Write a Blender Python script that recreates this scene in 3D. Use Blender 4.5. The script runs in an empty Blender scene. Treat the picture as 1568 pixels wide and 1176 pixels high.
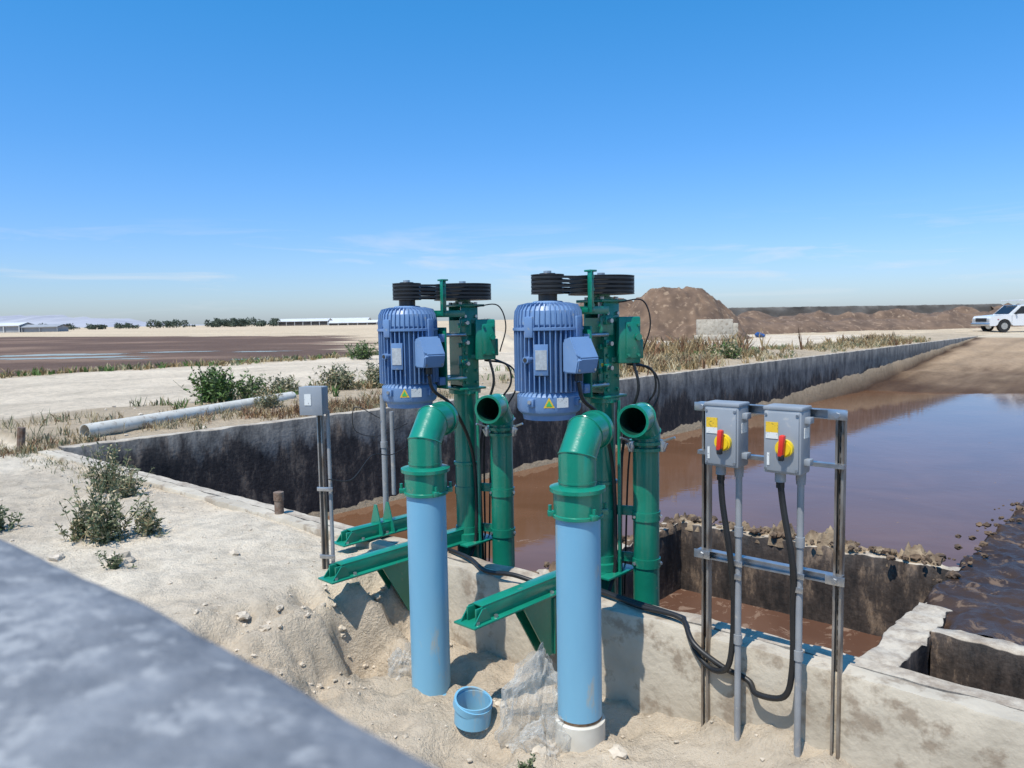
import bpy, bmesh, math, random
from mathutils import Vector, Matrix, noise
R=random.Random(7)
A=Vector((-6.62,10.87)); a=Vector((.756,-.654)); b=Vector((.676,.737))
def W(s,t,z=0.): return Vector((A.x+s*a.x+t*b.x, A.y+s*a.y+t*b.y, z))
def ST(x,y):
    dx=x-A.x; dy=y-A.y; det=a.x*b.y-a.y*b.x
    return ((dx*b.y-b.x*dy)/det,(a.x*dy-a.y*dx)/det)
def S(e0,e1,x):
    k=max(0.,min(1.,(x-e0)/(e1-e0))); return k*k*(3-2*k)
def N(x,y,z=0.,o=4): return noise.fractal(Vector((x,y,z)),1.0,2.0,o)
scn=bpy.context.scene
# ---------------------------------------------------------------- materials
def mk(name,c1,c2=None,scale=4,rough=.6,metal=0,bump=0,bscale=40,stretch=(1,1,1),coat=0,c3=None,s3=20,t3=.6,lo=.35,hi=.65):
    m=bpy.data.materials.new(name); m.use_nodes=True; nt=m.node_tree; n=nt.nodes; l=nt.links
    p=n['Principled BSDF']; p.inputs['Roughness'].default_value=rough; p.inputs['Metallic'].default_value=metal
    p.inputs['Coat Weight'].default_value=coat; p.inputs['Coat Roughness'].default_value=.12
    tc=n.new('ShaderNodeTexCoord'); mp=n.new('ShaderNodeMapping'); mp.inputs['Scale'].default_value=stretch
    l.new(tc.outputs['Object'],mp.inputs[0])
    if c2 is None: c2=tuple(x*.72 for x in c1)
    ns=n.new('ShaderNodeTexNoise'); ns.inputs['Scale'].default_value=scale; ns.inputs['Detail'].default_value=4; l.new(mp.outputs[0],ns.inputs[0])
    cr=n.new('ShaderNodeValToRGB'); cr.color_ramp.elements[0].position=lo; cr.color_ramp.elements[1].position=hi
    cr.color_ramp.elements[0].color=(*c2,1); cr.color_ramp.elements[1].color=(*c1,1); l.new(ns.outputs[0],cr.inputs[0])
    out=cr.outputs[0]
    if c3 is not None:
        n3=n.new('ShaderNodeTexNoise'); n3.inputs['Scale'].default_value=s3; n3.inputs['Detail'].default_value=5; n3.inputs['Roughness'].default_value=.65; l.new(mp.outputs[0],n3.inputs[0])
        r3=n.new('ShaderNodeValToRGB'); r3.color_ramp.elements[0].position=t3-.04; r3.color_ramp.elements[1].position=t3+.06; l.new(n3.outputs[0],r3.inputs[0])
        mx=n.new('ShaderNodeMixRGB'); l.new(r3.outputs[0],mx.inputs[0]); l.new(out,mx.inputs[1]); mx.inputs[2].default_value=(*c3,1); out=mx.outputs[0]
    l.new(out,p.inputs['Base Color'])
    if bump:
        nb=n.new('ShaderNodeTexNoise'); nb.inputs['Scale'].default_value=bscale; nb.inputs['Detail'].default_value=5; l.new(tc.outputs['Object'],nb.inputs[0])
        bp=n.new('ShaderNodeBump'); bp.inputs['Strength'].default_value=min(1,bump); bp.inputs['Distance'].default_value=.02; l.new(nb.outputs[0],bp.inputs['Height']); l.new(bp.outputs[0],p.inputs['Normal'])
    return m
M={}
M['green']=mk('green_paint',(.009,.225,.145),(.006,.17,.105),3,.28,coat=.35,bump=.08,bscale=30,c3=(.14,.20,.15),s3=14,t3=.68)
M['greenshade']=mk('green_paint_shaded_inside',(.004,.06,.04),(.003,.035,.025),3,.5)  # darker copy of the green, shade inside the elbows put into the colour
M['pvc']=mk('blue_pvc',(.20,.45,.62),(.17,.40,.57),2.5,.38,stretch=(1,1,.3),c3=(.37,.42,.41),s3=9,t3=.62)
M['motor']=mk('blue_motor_paint',(.145,.245,.43),(.11,.20,.36),5,.4,bump=.05,c3=(.26,.30,.34),s3=25,t3=.64)
M['motorl']=mk('blue_motor_cover',(.175,.29,.48),(.15,.255,.43),5,.4,c3=(.29,.32,.35),s3=20,t3=.66)
M['black']=mk('black_rubber',(.012,.012,.013),(.02,.02,.02),10,.45)
M['iron']=mk('black_cast_iron',(.035,.035,.038),(.05,.048,.045),12,.35,metal=.45)
M['steel']=mk('galvanised_steel',(.55,.56,.57),(.38,.39,.40),14,.35,metal=.85)
M['rust']=mk('rusty_steel',(.16,.085,.05),(.24,.19,.15),14,.8,metal=.2,bump=.4)
M['cond']=mk('grey_conduit',(.30,.31,.32),(.24,.25,.26),8,.45,c3=(.4,.37,.33),s3=14,t3=.62)
M['box']=mk('grey_enclosure',(.29,.31,.33),(.25,.27,.29),6,.45,c3=(.42,.40,.37),s3=12,t3=.66)
M['plate']=mk('label_silver',(.6,.6,.58),(.45,.45,.44),60,.4,metal=.4)
M['yellow']=mk('yellow_plastic',(.80,.58,.02),(.75,.5,.02),10,.35)
M['red']=mk('red_plastic',(.70,.04,.02),(.6,.03,.02),10,.3)
M['label']=mk('label_paper',(.70,.70,.66),(.3,.3,.3),90,.5,lo=.3,hi=.4)
M['labely']=mk('label_warning',(.75,.48,.03),(.25,.18,.03),120,.5,lo=.36,hi=.42)
M['labelg']=mk('label_green',(.05,.45,.12),(.05,.4,.1),90,.5)
M['white']=mk('white_pvc',(.68,.65,.57),(.56,.52,.44),5,.5,c3=(.4,.34,.27),s3=8,t3=.60)
M['conc']=mk('concrete',(.54,.475,.375),(.42,.365,.285),3,.9,bump=.35,bscale=25,c3=(.31,.25,.185),s3=5,t3=.57)
M['rock']=mk('stone',(.62,.53,.42),(.46,.39,.30),9,.9,bump=.5)
M['clod']=mk('dried_manure',(.19,.125,.075),(.075,.05,.033),6,.95,bump=.8,bscale=30)
M['clodt']=mk('dry_tan_dirt',(.33,.245,.155),(.12,.08,.05),5,.95,bump=.8,bscale=25)
M['par']=mk('weathered_concrete_ledge',(.215,.225,.24),(.14,.15,.165),24,.85,bump=.3,bscale=60,c3=(.29,.295,.30),s3=32,t3=.56)
def wallmat():
    m=bpy.data.materials.new('stained_pit_concrete'); m.use_nodes=True; n=m.node_tree.nodes; l=m.node_tree.links; p=n['Principled BSDF']; p.inputs['Roughness'].default_value=.7
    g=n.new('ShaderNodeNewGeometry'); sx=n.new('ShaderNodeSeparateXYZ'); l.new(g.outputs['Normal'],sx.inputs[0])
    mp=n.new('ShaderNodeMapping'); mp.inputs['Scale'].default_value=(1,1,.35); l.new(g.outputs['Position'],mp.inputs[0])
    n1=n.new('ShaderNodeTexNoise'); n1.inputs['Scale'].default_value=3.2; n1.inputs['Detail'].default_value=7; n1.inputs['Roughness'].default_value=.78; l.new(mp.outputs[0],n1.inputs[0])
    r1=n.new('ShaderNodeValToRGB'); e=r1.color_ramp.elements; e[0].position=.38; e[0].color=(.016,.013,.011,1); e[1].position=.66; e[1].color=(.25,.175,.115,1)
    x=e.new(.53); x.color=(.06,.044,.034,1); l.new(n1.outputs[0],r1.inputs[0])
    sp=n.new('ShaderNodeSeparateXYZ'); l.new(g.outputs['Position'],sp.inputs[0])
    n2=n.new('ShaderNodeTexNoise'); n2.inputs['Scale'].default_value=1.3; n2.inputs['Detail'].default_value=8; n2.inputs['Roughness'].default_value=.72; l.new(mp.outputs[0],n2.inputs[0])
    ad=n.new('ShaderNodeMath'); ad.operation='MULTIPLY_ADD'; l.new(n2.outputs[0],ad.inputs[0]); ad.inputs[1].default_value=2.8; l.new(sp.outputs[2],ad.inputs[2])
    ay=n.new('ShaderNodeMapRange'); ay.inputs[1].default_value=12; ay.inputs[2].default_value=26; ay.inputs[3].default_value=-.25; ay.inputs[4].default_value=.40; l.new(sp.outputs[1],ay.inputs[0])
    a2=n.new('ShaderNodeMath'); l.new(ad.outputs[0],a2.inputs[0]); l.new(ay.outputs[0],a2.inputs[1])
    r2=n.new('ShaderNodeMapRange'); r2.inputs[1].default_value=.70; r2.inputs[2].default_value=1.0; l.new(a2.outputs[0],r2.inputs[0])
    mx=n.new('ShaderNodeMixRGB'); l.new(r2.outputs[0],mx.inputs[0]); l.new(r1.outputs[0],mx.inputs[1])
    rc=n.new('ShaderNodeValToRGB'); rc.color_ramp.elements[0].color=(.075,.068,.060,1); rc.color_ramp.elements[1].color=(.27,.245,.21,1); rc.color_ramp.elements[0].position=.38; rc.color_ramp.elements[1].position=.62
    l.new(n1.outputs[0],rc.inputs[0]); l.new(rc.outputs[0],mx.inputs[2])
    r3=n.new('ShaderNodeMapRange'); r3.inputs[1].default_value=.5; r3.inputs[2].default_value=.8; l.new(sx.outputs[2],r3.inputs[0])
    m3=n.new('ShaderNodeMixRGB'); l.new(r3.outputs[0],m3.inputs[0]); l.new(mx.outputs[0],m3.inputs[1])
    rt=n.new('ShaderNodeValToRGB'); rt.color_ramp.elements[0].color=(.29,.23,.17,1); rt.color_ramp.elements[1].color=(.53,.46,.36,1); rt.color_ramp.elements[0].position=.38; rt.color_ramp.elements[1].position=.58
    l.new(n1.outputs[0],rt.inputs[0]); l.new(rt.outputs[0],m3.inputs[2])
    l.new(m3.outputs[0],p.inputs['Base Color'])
    nb=n.new('ShaderNodeTexNoise'); nb.inputs['Scale'].default_value=16; nb.inputs['Detail'].default_value=5; l.new(g.outputs['Position'],nb.inputs[0])
    bp=n.new('ShaderNodeBump'); bp.inputs['Strength'].default_value=.45; bp.inputs['Distance'].default_value=.025; l.new(nb.outputs[0],bp.inputs['Height']); l.new(bp.outputs[0],p.inputs['Normal'])
    return m
M['wall']=wallmat()
def groundmat():
    m=bpy.data.materials.new('soil_and_sand'); m.use_nodes=True; n=m.node_tree.nodes; l=m.node_tree.links; p=n['Principled BSDF']; p.inputs['Roughness'].default_value=.95; p.inputs['Specular IOR Level'].default_value=.15
    at=n.new('ShaderNodeAttribute'); at.attribute_name='Col'
    g=n.new('ShaderNodeNewGeometry')
    def ns(sc,d=8,r=.6):
        q=n.new('ShaderNodeTexNoise'); q.inputs['Scale'].default_value=sc; q.inputs['Detail'].default_value=d; q.inputs['Roughness'].default_value=r; l.new(g.outputs['Position'],q.inputs[0]); return q
    a1=ns(.5,3); a2=ns(5,7,.72)
    mr=n.new('ShaderNodeMapRange'); mr.inputs[1].default_value=.3; mr.inputs[2].default_value=.7; mr.inputs[3].default_value=.86; mr.inputs[4].default_value=1.12; l.new(a1.outputs[0],mr.inputs[0])
    m2=n.new('ShaderNodeMapRange'); m2.inputs[1].default_value=.33; m2.inputs[2].default_value=.56; m2.inputs[3].default_value=.76; m2.inputs[4].default_value=1.05; l.new(a2.outputs[0],m2.inputs[0])
    mu=n.new('ShaderNodeMath'); mu.operation='MULTIPLY'; l.new(mr.outputs[0],mu.inputs[0]); l.new(m2.outputs[0],mu.inputs[1])
    vm=n.new('ShaderNodeVectorMath'); vm.operation='SCALE'; l.new(at.outputs['Color'],vm.inputs[0]); l.new(mu.outputs[0],vm.inputs['Scale'])
    l.new(vm.outputs[0],p.inputs['Base Color'])
    b1=ns(8,7,.75); b2=ns(70,3,.7)
    ad=n.new('ShaderNodeMath'); ad.operation='MULTIPLY_ADD'; l.new(b2.outputs[0],ad.inputs[0]); ad.inputs[1].default_value=.22; l.new(b1.outputs[0],ad.inputs[2])
    bp=n.new('ShaderNodeBump'); bp.inputs['Strength'].default_value=.9; bp.inputs['Distance'].default_value=.07; l.new(ad.outputs[0],bp.inputs['Height']); l.new(bp.outputs[0],p.inputs['Normal'])
    return m
M['ground']=groundmat()
def watermat(name,c1,c2,rough,scum,bs=.06,bsc=5,sc=(.26,.17,.12),nsc=2.2,ior=1.3):
    m=bpy.data.materials.new(name); m.use_nodes=True; n=m.node_tree.nodes; l=m.node_tree.links; p=n['Principled BSDF']; p.inputs['IOR'].default_value=ior
    g=n.new('ShaderNodeNewGeometry')
    n1=n.new('ShaderNodeTexNoise'); n1.inputs['Scale'].default_value=.35; n1.inputs['Detail'].default_value=5; n1.inputs['Distortion'].default_value=1.5; l.new(g.outputs['Position'],n1.inputs[0])
    r=n.new('ShaderNodeValToRGB'); r.color_ramp.elements[0].position=.35; r.color_ramp.elements[1].position=.7; r.color_ramp.elements[0].color=(*c1,1); r.color_ramp.elements[1].color=(*c2,1); l.new(n1.outputs[0],r.inputs[0])
    n2=n.new('ShaderNodeTexNoise'); n2.inputs['Scale'].default_value=nsc; n2.inputs['Detail'].default_value=7; n2.inputs['Roughness'].default_value=.7; n2.inputs['Distortion'].default_value=.8; l.new(g.outputs['Position'],n2.inputs[0])
    r2=n.new('ShaderNodeMapRange'); r2.inputs[1].default_value=scum; r2.inputs[2].default_value=scum+.06; l.new(n2.outputs[0],r2.inputs[0])
    mx=n.new('ShaderNodeMixRGB'); l.new(r2.outputs[0],mx.inputs[0]); l.new(r.outputs[0],mx.inputs[1]); mx.inputs[2].default_value=(*sc,1); l.new(mx.outputs[0],p.inputs['Base Color'])
    rr=n.new('ShaderNodeMapRange'); l.new(r2.outputs[0],rr.inputs[0]); rr.inputs[3].default_value=rough; rr.inputs[4].default_value=.7; l.new(rr.outputs[0],p.inputs['Roughness'])
    nb=n.new('ShaderNodeTexNoise'); nb.inputs['Scale'].default_value=bsc; nb.inputs['Detail'].default_value=4; l.new(g.outputs['Position'],nb.inputs[0])
    bp=n.new('ShaderNodeBump'); bp.inputs['Strength'].default_value=bs; bp.inputs['Distance'].default_value=.02; l.new(nb.outputs[0],bp.inputs['Height']); l.new(bp.outputs[0],p.inputs['Normal'])
    return m
M['water']=watermat('muddy_water',(.135,.064,.030),(.175,.086,.045),.05,.655,.10,4,(.25,.165,.105))
M['sumpw']=watermat('sump_slurry',(.105,.052,.033),(.15,.08,.052),.12,.55,.12,9,(.23,.15,.105),3.0)
M['sludge']=watermat('wet_sludge',(.032,.020,.014),(.075,.047,.032),.38,.56,.6,20,(.15,.10,.068),3.0,1.35)
M['puddle']=watermat('puddle_water',(.06,.045,.04),(.09,.06,.05),.05,.8)
def leafm(n_,c):
    m=mk(n_,c,tuple(x*.7 for x in c),30,.75); return m
M['g1']=leafm('leaf_green',(.115,.20,.045)); M['g2']=leafm('leaf_sage',(.18,.20,.105)); M['g3']=leafm('leaf_dark',(.075,.11,.042))
M['d1']=leafm('dry_grass',(.38,.27,.13)); M['d2']=leafm('dry_red_weed',(.26,.14,.07)); M['d3']=leafm('straw',(.48,.39,.23))
# ---------------------------------------------------------------- mesh builder
class B:
    def __init__(s): s.v=[]; s.f=[]; s.mi=[]; s.mats=[]
    def m(s,k):
        if k not in s.mats: s.mats.append(k)
        return s.mats.index(k)
    def add(s,vs,fs,k):
        o=len(s.v); s.v+= [Vector(x) for x in vs]; i=s.m(k)
        for f in fs: s.f.append([o+j for j in f]); s.mi.append(i)
    def box(s,c,sz,k,rot=None,bev=.0):
        bm=bmesh.new(); bmesh.ops.create_cube(bm,size=1)
        for v in bm.verts: v.co=Vector((v.co.x*sz[0],v.co.y*sz[1],v.co.z*sz[2]))
        if bev: bmesh.ops.bevel(bm,geom=bm.edges[:],offset=bev,segments=2,affect='EDGES',profile=.5)
        if rot is not None: bmesh.ops.transform(bm,matrix=rot.to_4x4(),verts=bm.verts)
        bm.verts.index_update(); c=Vector(c)
        s.add([v.co+c for v in bm.verts],[[v.index for v in f.verts] for f in bm.faces],k); bm.free()
    def lathe(s,c,prof,k,seg=32,ax=None,cap=True):
        c=Vector(c); ax=Vector((0,0,1)) if ax is None else Vector(ax).normalized()
        u=ax.orthogonal().normalized(); w=ax.cross(u)
        vs=[];fs=[]
        for (r,z) in prof:
            for i in range(seg):
                t=2*math.pi*i/seg; vs.append(c+ax*z+(u*math.cos(t)+w*math.sin(t))*r)
        for j in range(len(prof)-1):
            for i in range(seg):
                q=(i+1)%seg; fs.append([j*seg+i,j*seg+q,(j+1)*seg+q,(j+1)*seg+i])
        if cap: fs.append(list(range(seg))[::-1]); fs.append([(len(prof)-1)*seg+i for i in range(seg)])
        s.add(vs,fs,k)
    def cyl(s,p0,p1,r,k,seg=20,r1=None,cap=True):
        p0=Vector(p0);p1=Vector(p1); L=(p1-p0).length
        s.lathe(p0,[(r,0),(r if r1 is None else r1,L)],k,seg,(p1-p0),cap)
    def tube(s,pts,r,k,seg=20,th=0,closed=False,kin=None,weld=False):
        pts=[Vector(p) for p in pts]; n=len(pts)
        def rings(rad):
            d0=(pts[1]-pts[0]).normalized(); u=d0.orthogonal().normalized()
            if abs(d0.z)<.9: u=d0.cross(Vector((0,0,1))).normalized()
            w=d0.cross(u); ring=[pts[0]+(u*math.cos(2*math.pi*i/seg)+w*math.sin(2*math.pi*i/seg))*rad for i in range(seg)]
            out=[ring]
            for i in range(1,n):
                d=(pts[i]-pts[i-1]).normalized()
                nn=d if i==n-1 else (d+(pts[i+1]-pts[i]).normalized()).normalized()
                nr=[]
                for p in out[-1]:
                    k_=(pts[i]-p).dot(nn)/max(.2,d.dot(nn)); nr.append(p+d*k_)
                out.append(nr)
            return out
        ro=rings(r); vs=[p for q in ro for p in q]; fs=[]
        for j in range(n-1):
            for i in range(seg): q=(i+1)%seg; fs.append([j*seg+i,j*seg+q,(j+1)*seg+q,(j+1)*seg+i])
        if weld:
            for j in range(1,n-1):
                rg=[p+(p-pts[j]).normalized()*.0008*math.sin(i*5.) for i,p in enumerate(ro[j])]; wr=.0045; q=6; vw=[]
                nn=(pts[j]-pts[j-1]).normalized()+(pts[j+1]-pts[j]).normalized(); nn.normalize()
                for p in rg:
                    rd=(p-pts[j]).normalized()
                    for h in range(q): an=2*math.pi*h/q; vw.append(p+rd*wr*math.cos(an)+nn*wr*math.sin(an))
                s.add(vw,[[i*q+h,((i+1)%seg)*q+h,((i+1)%seg)*q+(h+1)%q,i*q+(h+1)%q] for i in range(seg) for h in range(q)],k)
        if th:
            ri=rings(r-th); s.add(vs,fs,k); vi=[p for q in ri for p in q]
            s.add(vi,[f[::-1] for f in fs],kin or k)
            for e in (0,n-1):
                s.add(ro[e]+ri[e],[[i,(i+1)%seg,seg+(i+1)%seg,seg+i] for i in range(seg)],k)
        else:
            fs.append(list(range(seg))); fs.append([(n-1)*seg+i for i in range(seg)]); s.add(vs,fs,k)
    def cable(s,pts,r,k,seg=8,sub=7):
        P=[Vector(p) for p in pts]; P=[P[0]*2-P[1]]+P+[P[-1]*2-P[-2]]; o=[]
        for i in range(1,len(P)-2):
            for j in range(sub):
                t=j/sub; p0,p1,p2,p3=P[i-1:i+3]
                o.append(.5*((2*p1)+(p2-p0)*t+(2*p0-5*p1+4*p2-p3)*t*t+(3*p1-p0-3*p2+p3)*t**3))
        o.append(P[-2]); s.tube(o,r,k,seg)
    def done(s,name,smooth=25):
        mn=Vector((min(v.x for v in s.v),min(v.y for v in s.v),min(v.z for v in s.v))); mxx=Vector((max(v.x for v in s.v),max(v.y for v in s.v),max(v.z for v in s.v)))
        c=(mn+mxx)/2; c.z=mn.z
        me=bpy.data.meshes.new(name); me.from_pydata([v-c for v in s.v],[],s.f)
        for k in s.mats: me.materials.append(M[k])
        me.polygons.foreach_set('material_index',s.mi); me.update()
        if smooth:
            me.polygons.foreach_set('use_smooth',[True]*len(s.f)); 
            try: me.set_sharp_from_angle(angle=math.radians(smooth))
            except Exception: pass
        o=bpy.data.objects.new(name,me); o.location=c; scn.collection.objects.link(o)
        return o
def basis(x,z=(0,0,1)):
    x=Vector(x).normalized(); z=Vector(z); y=z.cross(x).normalized(); z=x.cross(y)
    return Matrix((x,y,z)).transposed()
# ---------------------------------------------------------------- ground
def axis(lo,hi,regs,grow=1.18,smax=400):
    def step(x):
        best=1e9
        for (p,q,st) in regs:
            d=0 if p<=x<=q else min(abs(x-p),abs(x-q)); best=min(best,st+d*(grow-1))
        return min(best,smax)
    pos=[0.]
    while pos[-1]<hi: pos.append(pos[-1]+step(pos[-1]+1e-6))
    neg=[0.]
    while neg[-1]>lo: neg.append(neg[-1]-step(neg[-1]-1e-6))
    return sorted(set(neg[1:]+pos))
ss=axis(-3500,3500,[(3.0,12.5,.04),(-4,4,.2),(-22,-4,.35),(-30,30,1.0),(-90,-20,3)])
ts=axis(-60,4500,[(-3.4,0,.04),(0,.3,.1),(0,20,.6),(0,80,1.5),(40,60,.8)])
FP=[(-21,-60),(-22,24),(-77,62),(-189,52),(-400,-60)]
def inpoly(x,y,P):
    c=False;j=len(P)-1
    for i in range(len(P)):
        xi,yi=P[i];xj,yj=P[j]
        if (yi>y)!=(yj>y) and x<(xj-xi)*(y-yi)/(yj-yi)+xi: c=not c
        j=i
    return c
TE=57.; SE=22.
def hz(s,t):
    p=W(s,t); x,y=p.x,p.y
    if s>.02 and t>.02 and s<SE and t<TE:
        z=-1.85*(TE-t)/(TE-33-.45*min(s,16))
        z+=.12*N(x*.5,y*.5,3)*S(0,6,TE-t)
        return max(-3.2,z)
    if t<=.02:
        dd=-t
        z=-.045+.03*N(x*1.1,y*1.1,1)+.012*N(x*6,y*6,2)*S(0,.2,dd)
        z+=.030*abs(N(x*3.2,y*3.2,22))*S(.1,.5,dd)+.010*N(x*14,y*14,33)*S(.1,.5,dd)*S(-.1,.4,N(x*.8,y*.8,41))
        d=S(7.65,8.15+.35*dd,s+.26*N(x*2.5,y*2.5,8)+.10*N(x*8,y*8,15))
        z-=d*(.50-.10*S(10.4,11.5,s))
        ed=4*d*(1-d)
        z+=(d*.05+.07*ed)*N(x*3.5,y*3.5,4)+(.03*d+.06*ed)*N(x*10,y*10,6)
        q=math.hypot(s-8.10,(t+.80)*1.0); z-=.36*(1-S(.07,.26,q))
        q=math.hypot(s-9.35,(t+1.05)); z-=.12*(1-S(.1,.3,q))
        z+=.12*(1-S(.0,.35,math.hypot((s-10.6)*.5,t+.1)))
        z-=.10*S(.2,3.5,dd)*(1-d)*S(3,7,s)*.6
        return z
    z=.0
    if s<0 and s>-20:
        z=.06*N(x*.35,y*.35,2)*S(0,2,-s)+.10*S(.3,2,-s)*(1-S(3.5,6,-s))+.03*N(x*2,y*2,7)*S(0,1,-s)
    elif s<=-20:
        z=-.12*S(20,22,-s)
    if t>TE-2 : z+=.05*N(x*.3,y*.3)
    return z
def col(s,t):
    p=W(s,t); x,y=p.x,p.y
    sand=Vector((.71,.61,.475)); n1=N(x*.3,y*.3,9); n2=N(x*1.5,y*1.5,12)
    if s>.02 and t>.02 and s<SE and t<TE:
        wet=Vector((.085,.05,.033)); dry=Vector((.39,.275,.175)); k=S(30,48,t+4*n1-.45*s+3*n2); c=wet.lerp(dry,k)
        tr=abs(((s-.10*(t-40)+.4*n1)%3.1)-1.5); c*=1-.16*(1-S(.1,.5,tr))*S(36,44,t)
        e=S(0,1.0,s+.3*n2); return (wet*.8).lerp(c,e)
    if t<=.02:
        c=sand.copy(); c*=1+.10*n2; c=c.lerp(Vector((.54,.44,.325)),.55*S(0,.5,n1)); 
        d=S(7.65,8.2,s+.2*N(x*2.5,y*2.5,8))
        if d>0: c=c.lerp(Vector((.58,.475,.355)),d*.6)
        return c
    if s<0:
        dirt=Vector((.46,.365,.255)); road=Vector((.64,.535,.405)); dark=Vector((.135,.086,.064)); beige=Vector((.56,.44,.30))
        d=-s+1.6*n1+.7*n2
        c=dirt.lerp(road,S(4.0,6.0,d))
        for q in (8.2,10.0,13.5,15.3):
            c*=1-.13*(1-S(.15,.55,abs(-s+.8*N(t*.05,q,3)-q)))*S(-.3,.2,N(t*.3,q,6)+.2)
        c=c.lerp(Vector((.40,.31,.20)),S(19,20.5,d)*.8)
        if inpoly(s+2*n1,t+6*n1,FP):
            c=dark.lerp(Vector((.26,.17,.12)),S(-.1,.6,N(x*.05,y*.12,3)))
        elif s<-22 or t>62: c=beige*(1+.2*n1)
        return c
    return Vector((.56,.46,.33))*(1+.1*n1)
vs=[];fs=[];cl=[]
for t in ts:
    for s_ in ss:
        p=W(s_,t,hz(s_,t)); vs.append(p); cl.append(col(s_,t))
ns_=len(ss)
for j in range(len(ts)-1):
    for i in range(ns_-1): k=j*ns_+i; fs.append((k,k+1,k+ns_+1,k+ns_))
me=bpy.data.meshes.new('ground'); me.from_pydata(vs,[],fs); me.materials.append(M['ground'])
ca=me.color_attributes.new('Col','FLOAT_COLOR','POINT')
ca.data.foreach_set('color',[q for c in cl for q in (c.x,c.y,c.z,1.)])
me.polygons.foreach_set('use_smooth',[True]*len(fs)); 
go=bpy.data.objects.new('ground',me); scn.collection.objects.link(go)
def GZ(x,y):
    s_,t=ST(x,y); return hz(s_,t)
# ---------------------------------------------------------------- walls
def wall(name,p0,p1,th,z0,z1,k='wall',step=.12,amp=.012):
    bb=B(); p0=Vector(p0[:2]);p1=Vector(p1[:2]); L=(p1-p0).length; d=(p1-p0)/L; nn=Vector((-d.y,d.x)); n=max(2,int(L/step)); n=min(n,420)
    prof=[(-.5,z0)]
    for i in range(1,6): prof.append((-.5,z0+(z1-z0)*i/6))
    prof+= [(-.5,z1-.015),(-.45,z1),(-.15,z1),(.15,z1),(.45,z1),(.5,z1-.015)]
    for i in range(5,0,-1): prof.append((.5,z0+(z1-z0)*i/6))
    prof.append((.5,z0)); m=len(prof); vs=[]
    for i in range(n+1):
        q=p0+d*(L*i/n)
        for (o,z) in prof:
            c=q+nn*(o*th); e=amp*(1+1.0*(z>z1-.03)); nx=N(c.x*3,c.y*3,z*3)+.5*N(c.x*14,c.y*14,z*3)*(z>z1-.03)
            zz=z+(e*.8*N(c.x*5,c.y*5,9) if z>z1-.05 else 0)
            c=c+nn*(e*nx*(1 if o>0 else -1)); vs.append(Vector((c.x,c.y,zz)))
    fs=[[i*m+j,i*m+j+1,(i+1)*m+j+1,(i+1)*m+j][::-1] for i in range(n) for j in range(m-1)]
    fs.append(list(range(m))); fs.append([n*m+j for j in range(m)][::-1])
    bb.add(vs,fs,k)
    o=bb.done(name,50); 
    bm=bmesh.new(); bm.from_mesh(o.data); bmesh.ops.recalc_face_normals(bm,faces=bm.faces); bm.to_mesh(o.data); bm.free()
    return o
wall('pit_retaining_wall',W(-.1,-.06),W(SE,-.06),.13,-1.2,0,'conc',.05,.008)
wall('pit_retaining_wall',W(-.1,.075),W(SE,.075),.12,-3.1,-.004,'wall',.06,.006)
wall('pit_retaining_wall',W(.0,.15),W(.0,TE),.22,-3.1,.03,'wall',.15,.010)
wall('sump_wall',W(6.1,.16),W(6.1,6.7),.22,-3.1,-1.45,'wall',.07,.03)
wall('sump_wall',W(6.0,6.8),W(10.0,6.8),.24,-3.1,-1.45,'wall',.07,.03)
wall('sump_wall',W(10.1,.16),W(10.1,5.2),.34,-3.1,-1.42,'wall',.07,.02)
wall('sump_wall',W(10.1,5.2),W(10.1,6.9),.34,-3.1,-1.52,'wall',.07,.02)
wall('sump_wall',W(10.28,4.45),W(16,4.45),.24,-3.1,-1.40,'wall',.07,.02)
def sheet(name,s0,s1,t0,t1,fn,k,step=.1):
    bb=B(); n=int((s1-s0)/step); m=int((t1-t0)/step); vs=[]
    for j in range(m+1):
        for i in range(n+1):
            s_=s0+(s1-s0)*i/n; t=t0+(t1-t0)*j/m; p=W(s_,t); p.z=fn(s_,t,p); vs.append(p)
    bb.add(vs,[[j*(n+1)+i,j*(n+1)+i+1,(j+1)*(n+1)+i+1,(j+1)*(n+1)+i] for j in range(m) for i in range(n)],k); return bb.done(name,80)
def bankz(s_,t,p):
    e=s_-9.72+.10*N(p.x*2,p.y*2); f=S(4.9,5.6,t+.5*N(p.x*3,p.y*3,8))
    z=-1.42+.04*N(p.x*1.2,p.y*1.2)+.04*N(p.x*4,p.y*4)+.018*N(p.x*14,p.y*14)+.06*(1-S(.15,.6,e))*(.6+N(p.x*6,p.y*6,3))
    z-=1.2*(1-S(0,.30,e)); z-=.10*(1-f)*(1-S(10.3,10.5,s_)); z-=.9*S(11.5,13.9,t+1.5*N(p.x*.8,p.y*.8)); return z
sheet('sludge_bank',9.65,16,4.57,14.0,bankz,'sludge',.055)
def crust(name,fn,L,w,h,k,sd,step=.035,zb=-1.47):
    bb=B(); n=int(L/step); m=16; vs=[]
    for i in range(n+1):
        u=L*i/n
        for j in range(m+1):
            v=(j/m-.5)*2; p=fn(u,v*w*(1+.35*N(u*2,sd)+.2*N(u*9,sd+3))); hh=h*max(0,.35+1.4*N(p.x*2.2,p.y*2.2,sd)+.9*N(p.x*9,p.y*9,sd)); z=zb+hh*(1-abs(v)**1.6)+.03*N(p.x*16,p.y*16)*(1-abs(v))-.08*(abs(v)>.99)
            vs.append(Vector((p.x,p.y,z)))
    bb.add(vs,[[i*(m+1)+j,(i+1)*(m+1)+j,(i+1)*(m+1)+j+1,i*(m+1)+j+1] for i in range(n) for j in range(m)],k); bb.done(name,60)
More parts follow.
